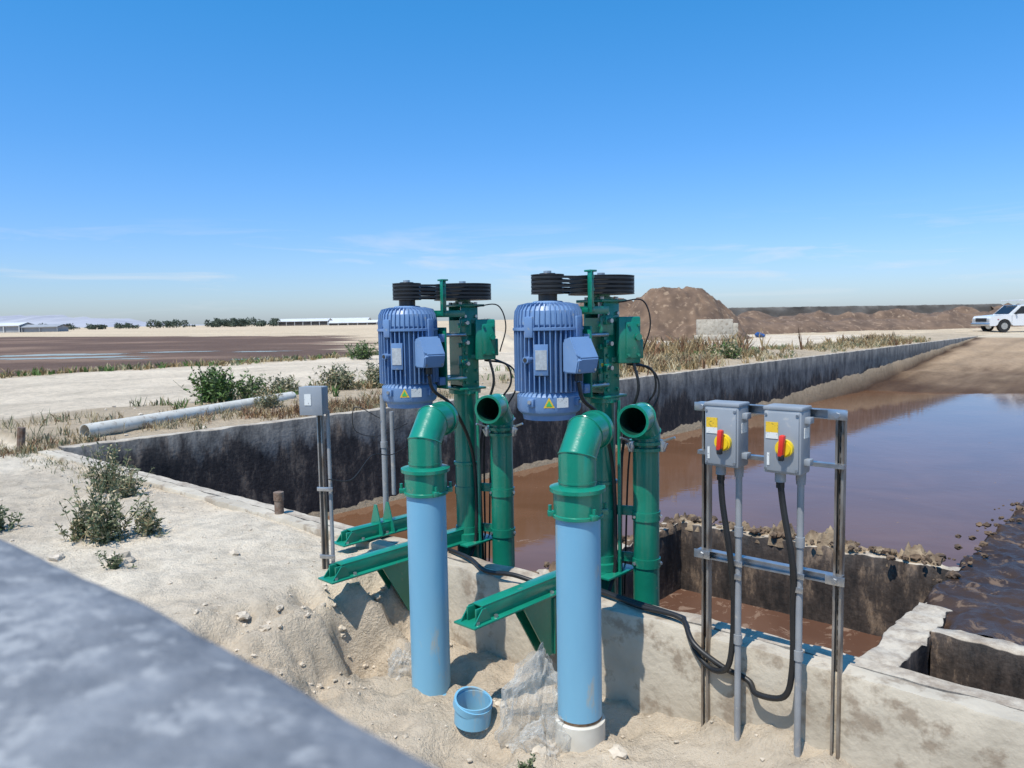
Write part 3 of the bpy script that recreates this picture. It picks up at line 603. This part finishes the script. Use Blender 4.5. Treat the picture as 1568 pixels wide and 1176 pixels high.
for (x,y,r) in [(-3.02,5.75,.09),(-3.6,5.9,.05),(.12,3.9,.05),(.52,3.85,.05),(-.1,4.35,.04),(-2.2,5.9,.04)]: lump(bb,(x,y,GZ(x,y)+r*.2),r,'rock',.6,2)
for i in range(200):
    s_=R.uniform(-6,-.3); t=R.uniform(0,14); p=W(s_,t); r=R.uniform(.01,.04); lump(bb,(p.x,p.y,hz(s_,t)+r*.2),r,'rock',.6,1)
bb.done('gravel',0)
# ---------------------------------------------------------------- plants
def leaf(bb,p,d,L,w,k):
    d=d.normalized(); sd=d.cross(Vector((R.uniform(-1,1),R.uniform(-1,1),R.uniform(-.3,1)))).normalized()*w
    bb.add([p,p+d*L*.5+sd,p+d*L,p+d*L*.5-sd],[[0,1,2,3]],k)
def bush(name,x,y,r,h,n,ks,ls=.05,dead=None):
    bb=B(); z=GZ(x,y)-.02
    for i in range(n):
        th=R.uniform(0,2*math.pi); tilt=abs(R.gauss(.0,.5)); d=Vector((math.cos(th)*math.sin(tilt)*r/h*1.3,math.sin(th)*math.sin(tilt)*r/h*1.3,math.cos(tilt))).normalized()
        L=h*R.uniform(.45,1.05); p0=Vector((x+R.gauss(0,r*.25),y+R.gauss(0,r*.25),z)); P=[p0]
        for k_ in range(4): d=(d+Vector((R.gauss(0,.16),R.gauss(0,.16),R.gauss(.02,.1)))).normalized(); P.append(P[-1]+d*L/4)
        kk=R.choice(ks); bb.tube(P,.0025 if h<.6 else .004,dead or kk,3)
        for k_ in range(18):
            u=R.uniform(.2,4.0); j=min(3,int(u)); q=P[j].lerp(P[j+1],u-j); dd=Vector((R.uniform(-1,1),R.uniform(-1,1),R.uniform(-.2,1)))
            leaf(bb,q,dd,ls*R.uniform(.6,1.3),ls*.2,R.choice(ks))
    bb.done(name,0)
bush('sagebrush_weed',-4.45,8.30,.26,.55,50,['g2','g2','g3','d3'],.05)
bush('sagebrush_weed',-4.1,8.05,.2,.38,34,['g2','g2','d3'],.05)
bush('sagebrush_weed',-3.45,6.35,.28,.55,70,['g2','g2','g3','d3'],.05)
bush('sagebrush_weed',-3.70,6.45,.2,.34,34,['g2','g3','d3'],.045)
bush('sagebrush_weed',-3.15,6.5,.2,.32,34,['g2','d3','g2'],.045)
bush('small_weed',-3.0,5.62,.07,.18,16,['g3','g2'],.03)
bush('small_weed',.04,3.62,.09,.12,16,['g3','g2'],.028)
bush('small_weed',-4.6,6.7,.22,.25,40,['g2','g3'],.045)
bush('green_shrub',-6.3,16.3,.55,.78,150,['g1','g1','g3'],.10)
bush('green_shrub',-5.75,16.9,.4,.55,70,['g1','g2'],.09)
bush('grey_shrub',-5.3,17.6,.5,.5,80,['g2','g2','d3'],.08)
bush('grey_shrub',-4.2,18.6,.6,.65,100,['g2','g2','d3'],.09)
bush('grey_shrub',-3.3,19.2,.6,.7,100,['g2','g2','d3'],.09)
bush('grey_shrub',-4.9,15.3,.4,.4,60,['g2','d3'],.06)
bush('green_shrub',-6.9,35.5,.8,.9,80,['g1','g2','g3'],.14)
bush('green_shrub',8.4,29.9,.8,.7,80,['g1','g2','d3'],.14)
bush('green_shrub',-10.3,14.3,.2,.25,30,['g2'],.05)
def grass(name,n,pos,h0,h1,ks,w=.006):
    bb=B()
    for i in range(n):
        s_,t=pos(); p=W(s_,t); p.z=hz(s_,t)-.01; k=R.choice(ks); hh=R.uniform(h0,h1)
        for j in range(R.randint(4,8)):
            d=Vector((R.gauss(0,.35),R.gauss(0,.35),1)).normalized(); q=p+Vector((R.gauss(0,.05),R.gauss(0,.05),0)); ww=Vector((R.uniform(-1,1),R.uniform(-1,1),0)).normalized()*w; L=hh*R.uniform(.6,1.1)
            m_=q+d*L*.6; e=q+d*L+Vector((R.gauss(0,.15),R.gauss(0,.15),-.05))*L
            bb.add([q-ww,q+ww,m_+ww*.8,e,m_-ww*.8],[[0,1,2,3,4]],k)
    bb.done(name,0)
def clumpy(f,thr,sc=.35):
    def g():
        for _ in range(30):
            s_,t=f()
            if N(s_*sc,t*sc,31)>thr: return s_,t
        return s_,t
    return g
grass('weeds',800,clumpy(lambda:(-abs(R.gauss(.2,1.0))-.15,R.uniform(-.6,9)),-.05,.8),.06,.24,['d1','d2','d3','d3','g2'])
grass('weeds',160,lambda:(R.uniform(-3,3.5),-R.uniform(.1,.3)-abs(R.gauss(0,.15))),.03,.1,['d3','g2'],.004)
grass('weeds',260,lambda:(-R.uniform(.3,1.3),R.uniform(3.5,7.5)),.08,.26,['d2','d2','d1'],.008)
grass('dry_grass',750,clumpy(lambda:(-R.uniform(.4,2.6),8+42*R.random()**1.3),.05,.3),.12,.38,['d1','d1','d3','d3','g2'],.02)
grass('dry_grass',260,lambda:(-R.gauss(1.6,.6),R.uniform(16,22)),.25,.65,['d1','d1','d3','d2'],.018)
grass('dry_grass',220,lambda:(-R.gauss(2.2,.8),R.uniform(38,46)),.25,.6,['d1','d1','d3','d2'],.03)
grass('dry_grass',200,lambda:(-R.gauss(6,1.6),R.uniform(24,32)),.4,1.2,['d1','d2','d1'],.03)
grass('dry_grass',700,clumpy(lambda:(-R.gauss(3.8,1.0),R.uniform(3,36)),.0,.4),.12,.35,['g2','d3','d1','g1'],.016)
grass('dry_grass',800,lambda:(-R.gauss(20.5,.6),R.uniform(-8,30)),.12,.4,['g2','d3','d1','d1','g1'],.03)
grass('dry_grass',120,lambda:(-R.uniform(.8,3.0),R.uniform(-2.5,1.5)),.12,.3,['d3','g2','d1'],.006)
# ---------------------------------------------------------------- distant
def mound(name,cx,cy,rx,ry,h,k,sd,n=90,flat=.4,rg=1):
    bb=B(); vs=[]
    for j in range(n+1):
        for i in range(n+1):
            u=(i/n-.5)*2.4; v=(j/n-.5)*2.4; x=cx+u*rx;y=cy+v*ry; r=math.hypot(u,v)*(1+.22*N(u*1.3,v*1.3,sd))
            z=h*(1-S(flat,1.05,r))*(1+.10*N(u*2,v*2,sd+4))+h*rg*(.05*N(u*8,v*8,sd,5)+.05*abs(N(u*4,v*4,sd+9)))*(1-S(.8,1.1,r))-.15*(r>1.05)
            vs.append((x,y,z))
    bb.add(vs,[[j*(n+1)+i,j*(n+1)+i+1,(j+1)*(n+1)+i+1,(j+1)*(n+1)+i] for j in range(n) for i in range(n)],k); bb.done(name,80)
M['mound']=mk('dark_soil',(.19,.12,.075),(.105,.066,.043),.8,.95,bump=1,bscale=3,c3=(.29,.20,.13),s3=2,t3=.6)
M['sandm']=mk('pale_soil',(.58,.48,.35),(.46,.37,.27),.8,.95,bump=1,bscale=4)
mound('dirt_mound',13.2,62,6.4,6,3.85,'mound',4,130,.2,1.3)
mound('dirt_mound',7.5,64,6.5,6,3.1,'mound',9,100,.2,1.3)
mound('sand_heap',-1.4,44,3.0,2.5,1.1,'sandm',2,50,.1)
def berm(name,p0,p1,w,h,k,sd,step=.7,rough=.25):
    bb=B(); p0=Vector(p0);p1=Vector(p1);L=(p1-p0).length;d=(p1-p0)/L;nn=Vector((-d.y,d.x)); n=int(L/step); m=16; vs=[]
    for i in range(n+1):
        for j in range(m+1):
            v=(j/m-.5)*2; q=p0+d*(L*i/n)+nn*(v*w); z=h*(1-abs(v)**1.5)*(1+rough*N(q.x*.25,q.y*.25,sd))+h*.16*N(q.x*.9,q.y*.9,sd)*(1-abs(v))-.1*(abs(v)>.99)
            vs.append((q.x,q.y,z))
    bb.add(vs,[[i*(m+1)+j,(i+1)*(m+1)+j,(i+1)*(m+1)+j+1,i*(m+1)+j+1] for i in range(n) for j in range(m)],k); bb.done(name,80)
berm('earth_berm',(22,84),(130,112),3.2,1.8,'mound',3,.7,.5)
berm('earth_berm',(18,76),(60,84),3.0,1.1,'mound',6,.7,.6)
berm('earth_berm',(15,70),(30,76),3.0,1.3,'mound',16,.5,.6)
M['gwall']=mk('grey_wall',(.20,.18,.155),(.10,.085,.07),.35,.9,stretch=(1,1,2))
wall('distant_lagoon_wall',(26,92),(66,104),.3,-.2,2.65,'gwall',.5,.05)
berm('earth_berm',(64,104),(160,125),3.5,2.5,'mound',12)
bb=B(); p=Vector((14.6,55.3,0)); bb.box(p+Vector((0,0,.75)),(2.6,.5,1.5),'conc',Matrix.Rotation(.15,3,'Z'),.05); bb.box(p+Vector((1.4,.8,.6)),(.4,1.6,1.2),'conc',Matrix.Rotation(.15,3,'Z'),.05); bb.box(p+Vector((-.1,-.4,.2)),(2.9,.5,.4),'conc',Matrix.Rotation(.15,3,'Z'),.05); bb.done('concrete_headwall')
M['tarp']=mk('blue_tarp',(.03,.10,.3),(.02,.07,.22),6,.4)
bb=B(); lump(bb,(19.6,61,.2),.28,'tarp',.8); lump(bb,(19.95,61,.12),.18,'tarp',.8); bb.done('blue_tarp_bundle')
M['trunk']=mk('bark',(.08,.06,.045),None,5,.9)
M['dt']=leafm('distant_foliage',(.055,.08,.05)); M['dt2']=leafm('distant_foliage_light',(.09,.115,.075))
bb=B()
def dtree(x,y,h,r):
    bb.cyl((x,y,0),(x,y,h*.5),.18,'trunk',5,.1)
    for i in range(110):
        th=R.uniform(0,6.28); q=R.random()**.5; zz=R.uniform(.18,1); rr=r*q*math.sqrt(max(.05,1-((zz-.55)/.5)**2)); p=Vector((x+math.cos(th)*rr,y+math.sin(th)*rr,h*zz)); leaf(bb,p,Vector((R.gauss(0,1),R.gauss(0,1),R.gauss(0,1))),R.uniform(.8,1.6),.45,R.choice(['dt','dt','dt2']))
def px2x(px,Y): return (px-784)/1178*Y
for (a0,a1,n_,h0,h1) in [(230,288,11,3.5,5.5),(318,428,30,2.5,5.5),(335,400,12,4,6),(133,150,3,2.5,4),(158,222,7,2,4),(95,120,3,2,4),(0,90,6,3,5)]:
    for i in range(n_):
        Y=R.uniform(520,600); dtree(px2x(R.uniform(a0,a1),Y),Y,R.uniform(h0,h1),R.uniform(2,4))
for i in range(50):
    Y=R.uniform(700,900); dtree(px2x(R.uniform(-100,1700),Y),Y,R.uniform(1.5,3.2),R.uniform(2,5))
bb.done('distant_tree_row',0)
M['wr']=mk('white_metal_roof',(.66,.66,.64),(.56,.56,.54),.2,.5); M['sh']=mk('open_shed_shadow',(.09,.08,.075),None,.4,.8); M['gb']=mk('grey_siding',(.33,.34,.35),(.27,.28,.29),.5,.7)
def barn(name,x0,x1,Y,he,hr,dp,wk='sh',rk='wr',bays=0):
    bb=B(); 
    vs=[(x0,Y,he),(x1,Y,he),(x1,Y+dp/2,hr),(x0,Y+dp/2,hr),(x0,Y+dp,he),(x1,Y+dp,he)]
    vs2=[Vector(v)+Vector((0,0,-.3)) for v in vs]
    bb.add([Vector(v) for v in vs],[[0,1,2,3],[3,2,5,4]],rk); bb.add(vs2,[[3,2,1,0],[4,5,2,3]],rk); bb.add([vs[0],vs[1],vs2[1],vs2[0]],[[3,2,1,0]],rk)
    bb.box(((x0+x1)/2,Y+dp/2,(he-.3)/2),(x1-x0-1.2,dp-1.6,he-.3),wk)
    n=bays or int((x1-x0)/6)
    for i in range(n+1): bb.box((x0+.3+(x1-x0-.6)*i/n,Y+.3,(he-.3)/2),(.3,.3,he-.3),rk)
    for x in (x0+.6,x1-.6): bb.add([(x,Y+.8,he-.3),(x,Y+dp-.8,he-.3),(x,Y+dp/2,hr-.3)],[[0,1,2]],rk)
    bb.done(name,0)
barn('white_barn',px2x(428,560),px2x(505,560),560,3.2,5.0,16); barn('white_barn',px2x(490,600),px2x(566,600),600,3.4,5.2,16); barn('white_barn',px2x(505,480),px2x(580,480),480,1.6,3.0,10)
barn('farm_shed',px2x(-40,330),px2x(34,330),330,3.0,4.2,12,'gb','wr'); barn('farm_shed',px2x(36,330),px2x(92,330),330,2.2,3.2,10,'gb','gb')
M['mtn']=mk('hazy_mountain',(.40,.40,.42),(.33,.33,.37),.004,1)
bb=B(); n=220; vs=[]; m=6
for i in range(n+1):
    x=-4200+ (3200)*i/n
    for j in range(m+1):
        v=j/m; hh=40+26*N(x*.0016,2.3)+16*N(x*.006,5)+8*N(x*.02,9)
        if x>-1850: hh*=(1-S(-1850,-1180,x))
        vs.append((x,2700+v*500,max(-1,hh*math.sin(v*math.pi/2)*(1+.15*N(x*.01,v*4)))))
bb.add(vs,[[i*(m+1)+j,(i+1)*(m+1)+j,(i+1)*(m+1)+j+1,i*(m+1)+j+1] for i in range(n) for j in range(m)],'mtn'); bb.done('mountains',0)
for (cx,cy,rx,ry) in [(-27,47,4.2,1.2),(-32,52,5,1.6),(-24,54,2.5,.9),(-17,52,2.2,.6),(-22,44,1.6,.5),(-38,47,4,1),(-13.5,41,1.2,.4)]:
    bb=B(); n=60; vs=[]
    for i in range(n):
        th=2*math.pi*i/n; q=1+.7*N(math.cos(th)*1.5,math.sin(th)*1.5,cx)+.35*N(math.cos(th)*5,math.sin(th)*5,cx); vs.append((cx+rx*q*math.cos(th),cy+ry*q*math.sin(th),-.105))
    bb.add(vs,[list(range(n))],'puddle'); bb.done('puddle',0)
# ---------------------------------------------------------------- truck
M['wp']=mk('white_car_paint',(.74,.74,.73),(.70,.70,.69),1,.25,coat=.6); M['glass']=mk('tinted_glass',(.02,.025,.03),None,1,.05); M['tyre']=mk('tyre',(.02,.02,.02),None,10,.8); M['chr']=mk('chrome',(.6,.6,.6),None,10,.2,metal=.9); M['tail']=mk('tail_lamp',(.5,.02,.02),None,5,.3)
def truck(o,sc=1.08):
    bb=B(); o=Vector(o)
    def T(p): return o+Vector(p)*sc
    def ext(pr,y0,y1,k,ins=0):
        n=len(pr); vs=[T((x,y0,z)) for x,z in pr]+[T((x,y1,z)) for x,z in pr]; bb.add(vs,[list(range(n)),list(range(n,2*n))[::-1]]+[[j,j+n,(j+1)%n+n,(j+1)%n] for j in range(n)],k)
    def arch(cx,r=.46,z=.42): return [(cx+r*math.cos(math.radians(q)),z+r*math.sin(math.radians(q))) for q in range(10,171,20)][::-1]
    pr=[(0,.42),(.0,.9),(.1,1.06),(1.3,1.16),(5.5,1.16),(5.55,.48)]+arch(4.35)[::-1]+[(3.7,.42),(1.6,.42)]+arch(.98)[::-1]+[(.4,.42)]
    ext(pr,0,1.95,'wp')
    cab=[(1.3,1.14),(2.05,1.78),(3.3,1.82),(3.55,1.16)]; ext(cab,.1,1.85,'wp')
    for y in (.095,1.853):
        w=[(1.62,1.2),(2.12,1.70),(2.62,1.73),(2.62,1.2)]; ext(w,y-.004,y+.004,'glass'); w=[(2.7,1.2),(2.7,1.73),(3.25,1.74),(3.38,1.2)]; ext(w,y-.004,y+.004,'glass')
    vs=[T((1.36,.2,1.20)),T((1.36,1.75,1.20)),T((2.0,1.7,1.755)),T((2.0,.25,1.755))]; bb.add([v+Vector((-.02,0,.015)) for v in vs],[[0,1,2,3]],'glass')
    ext([(3.75,1.1),(3.75,1.55),(5.5,1.55),(5.5,1.1)],-.02,.45,'wp'); ext([(3.75,1.1),(3.75,1.55),(5.5,1.55),(5.5,1.1)],1.5,1.97,'wp')
    for x in (3.7,5.45):
        for y in (.05,1.9): bb.cyl(T((x,y,1.5)),T((x,y,2.1)),.035,'wp',8)
    for y in (.05,1.9): bb.cyl(T((1.9,y,2.1)),T((5.6,y,2.1)),.035,'wp',8)
    for x in (1.95,3.7,5.45): bb.cyl(T((x,.05,2.1)),T((x,1.9,2.1)),.03,'wp',8)
    for x in (.98,4.35):
        for y in (0.0,1.72):
            bb.cyl(T((x,y,.40)),T((x,y+.24,.40)),.40*sc,'tyre',24); bb.cyl(T((x,y-.01,.40)),T((x,y,.40)),.22*sc,'chr',16)
    bb.box(T((-.06,.97,.52)),(.14*sc,1.9*sc,.2*sc),'chr',None,.02); bb.box(T((.0,.97,.82)),(.06*sc,1.2*sc,.25*sc),'tyre',None,.01)
    for y in (.2,1.75): bb.box(T((.01,y,.82)),(.08*sc,.25*sc,.2*sc),'plate',None,.02)
    bb.box(T((1.7,-.06,1.25)),(.1,.16,.2),'tyre',None,.02); ext([(1.45,.45),(1.46,1.1),(1.475,1.1),(1.465,.45)],-.003,.003,'tyre'); ext([(2.66,.45),(2.66,1.14),(2.675,1.14),(2.675,.45)],-.003,.003,'tyre'); bb.box(T((.55,-.01,.85)),(.12,.03,.06),'tail')
    bb.done('pickup_truck',30)
truck((38.2,61.5,.04),1.2)
# foreground ledge
bb=B(); aa=Vector((.759,-.651,0)); nn=Vector((.651,.759,0)); P0=Vector((-.536,.785,0))+nn*.022; n=120; pr=[(0,-.2),(.0,1.2),(.0,1.49),(-.004,1.515),(-.02,1.53),(-.06,1.535),(-.12,1.535),(-.18,1.53),(-.21,1.5),(-.21,-.2)]; m=len(pr); vs=[]
for i in range(n+1):
    u=-3+4.0*i/n
    for (o_,z) in pr:
        q=P0+aa*u+nn*(o_+.008*math.exp(-((u-.33)/.2)**2)+.0025*N(u*9,z*5)); vs.append(Vector((q.x,q.y,z+(.0025*N(u*12,o_*20) if z>1 else 0))))
bb.add(vs,[[i*m+j,i*m+j+1,(i+1)*m+j+1,(i+1)*m+j] for i in range(n) for j in range(m-1)]+[list(range(m)),[n*m+j for j in range(m)][::-1]],'par'); bb.done('concrete_parapet',60)
# ---------------------------------------------------------------- light, sky, camera
EL=math.radians(63); hd=Vector((-.60,-.80)).normalized(); sd=Vector((hd.x*math.cos(EL),hd.y*math.cos(EL),math.sin(EL)))
sl=bpy.data.lights.new('sun','SUN'); sl.energy=5; sl.angle=math.radians(.53); sl.color=(1,.945,.86); so=bpy.data.objects.new('sun',sl); so.rotation_euler=sd.to_track_quat('Z','Y').to_euler(); scn.collection.objects.link(so)
w=bpy.data.worlds.new('World'); scn.world=w; w.use_nodes=True; n=w.node_tree.nodes; l=w.node_tree.links; bg=n['Background']; bg.inputs[1].default_value=.125
sk=n.new('ShaderNodeTexSky'); sk.sky_type='NISHITA'; sk.sun_disc=False; sk.sun_elevation=EL; sk.sun_rotation=math.atan2(hd.x,hd.y); sk.air_density=1.0; sk.dust_density=.6; sk.ozone_density=2.5
tc=n.new('ShaderNodeTexCoord'); sx=n.new('ShaderNodeSeparateXYZ'); l.new(tc.outputs['Generated'],sx.inputs[0])
# clear-air colour balance by elevation
cb=n.new('ShaderNodeValToRGB'); e=cb.color_ramp.elements; e[0].position=0; e[0].color=(.42,.49,.66,1); e[1].position=.45; e[1].color=(.15,.56,.80,1)
x=e.new(.10); x.color=(.33,.475,.70,1); x=e.new(.21); x.color=(.24,.49,.73,1); x=e.new(.36); x.color=(.16,.54,.78,1)
l.new(sx.outputs[2],cb.inputs[0]); mm=n.new('ShaderNodeVectorMath'); mm.operation='MULTIPLY'; l.new(sk.outputs[0],mm.inputs[0]); l.new(cb.outputs[0],mm.inputs[1]); m5=n.new('ShaderNodeVectorMath'); m5.operation='SCALE'; m5.inputs['Scale'].default_value=2.0; l.new(mm.outputs[0],m5.inputs[0])
mp=n.new('ShaderNodeMapping'); mp.inputs['Scale'].default_value=(2.2,2.2,20); mp.inputs['Rotation'].default_value=(0,.06,0); l.new(tc.outputs['Generated'],mp.inputs[0])
nz=n.new('ShaderNodeTexNoise'); nz.inputs['Scale'].default_value=2.1; nz.inputs['Detail'].default_value=8; nz.inputs['Roughness'].default_value=.6; nz.inputs['Distortion'].default_value=.6; l.new(mp.outputs[0],nz.inputs[0])
r1=n.new('ShaderNodeMapRange'); r1.inputs[1].default_value=.53; r1.inputs[2].default_value=.76; l.new(nz.outputs[0],r1.inputs[0])
e1=n.new('ShaderNodeValToRGB'); ee=e1.color_ramp.elements; ee[0].position=0; ee[0].color=(.1,.1,.1,1); ee[1].position=.13; ee[1].color=(0,0,0,1); x=ee.new(.05); x.color=(1,1,1,1); x=ee.new(.085); x.color=(.9,.9,.9,1); l.new(sx.outputs[2],e1.inputs[0])
mu=n.new('ShaderNodeMath'); mu.operation='MULTIPLY'; l.new(r1.outputs[0],mu.inputs[0]); l.new(e1.outputs[0],mu.inputs[1]); m2=n.new('ShaderNodeMath'); m2.operation='MULTIPLY'; m2.inputs[1].default_value=.6; l.new(mu.outputs[0],m2.inputs[0])
mx=n.new('ShaderNodeMixRGB'); l.new(m2.outputs[0],mx.inputs[0]); l.new(m5.outputs[0],mx.inputs[1]); mx.inputs[2].default_value=(6.2,6.6,7.0,1); l.new(mx.outputs[0],bg.inputs[0])
cd=bpy.data.cameras.new('camera'); co=bpy.data.objects.new('camera',cd); scn.collection.objects.link(co); co.location=(0,0,1.75)
co.rotation_euler=(Matrix.Rotation(math.radians(90-4.8),3,'X')@Matrix.Rotation(-math.atan(.0178),3,'Z')).to_euler()
cd.sensor_width=36; cd.lens=1178/1568*36; cd.clip_start=.02; cd.clip_end=9000; cd.dof.use_dof=True; cd.dof.focus_distance=5.5; cd.dof.aperture_fstop=5.6
scn.camera=co
scn.view_settings.view_transform='Standard'; scn.view_settings.look='None'; scn.view_settings.exposure=0
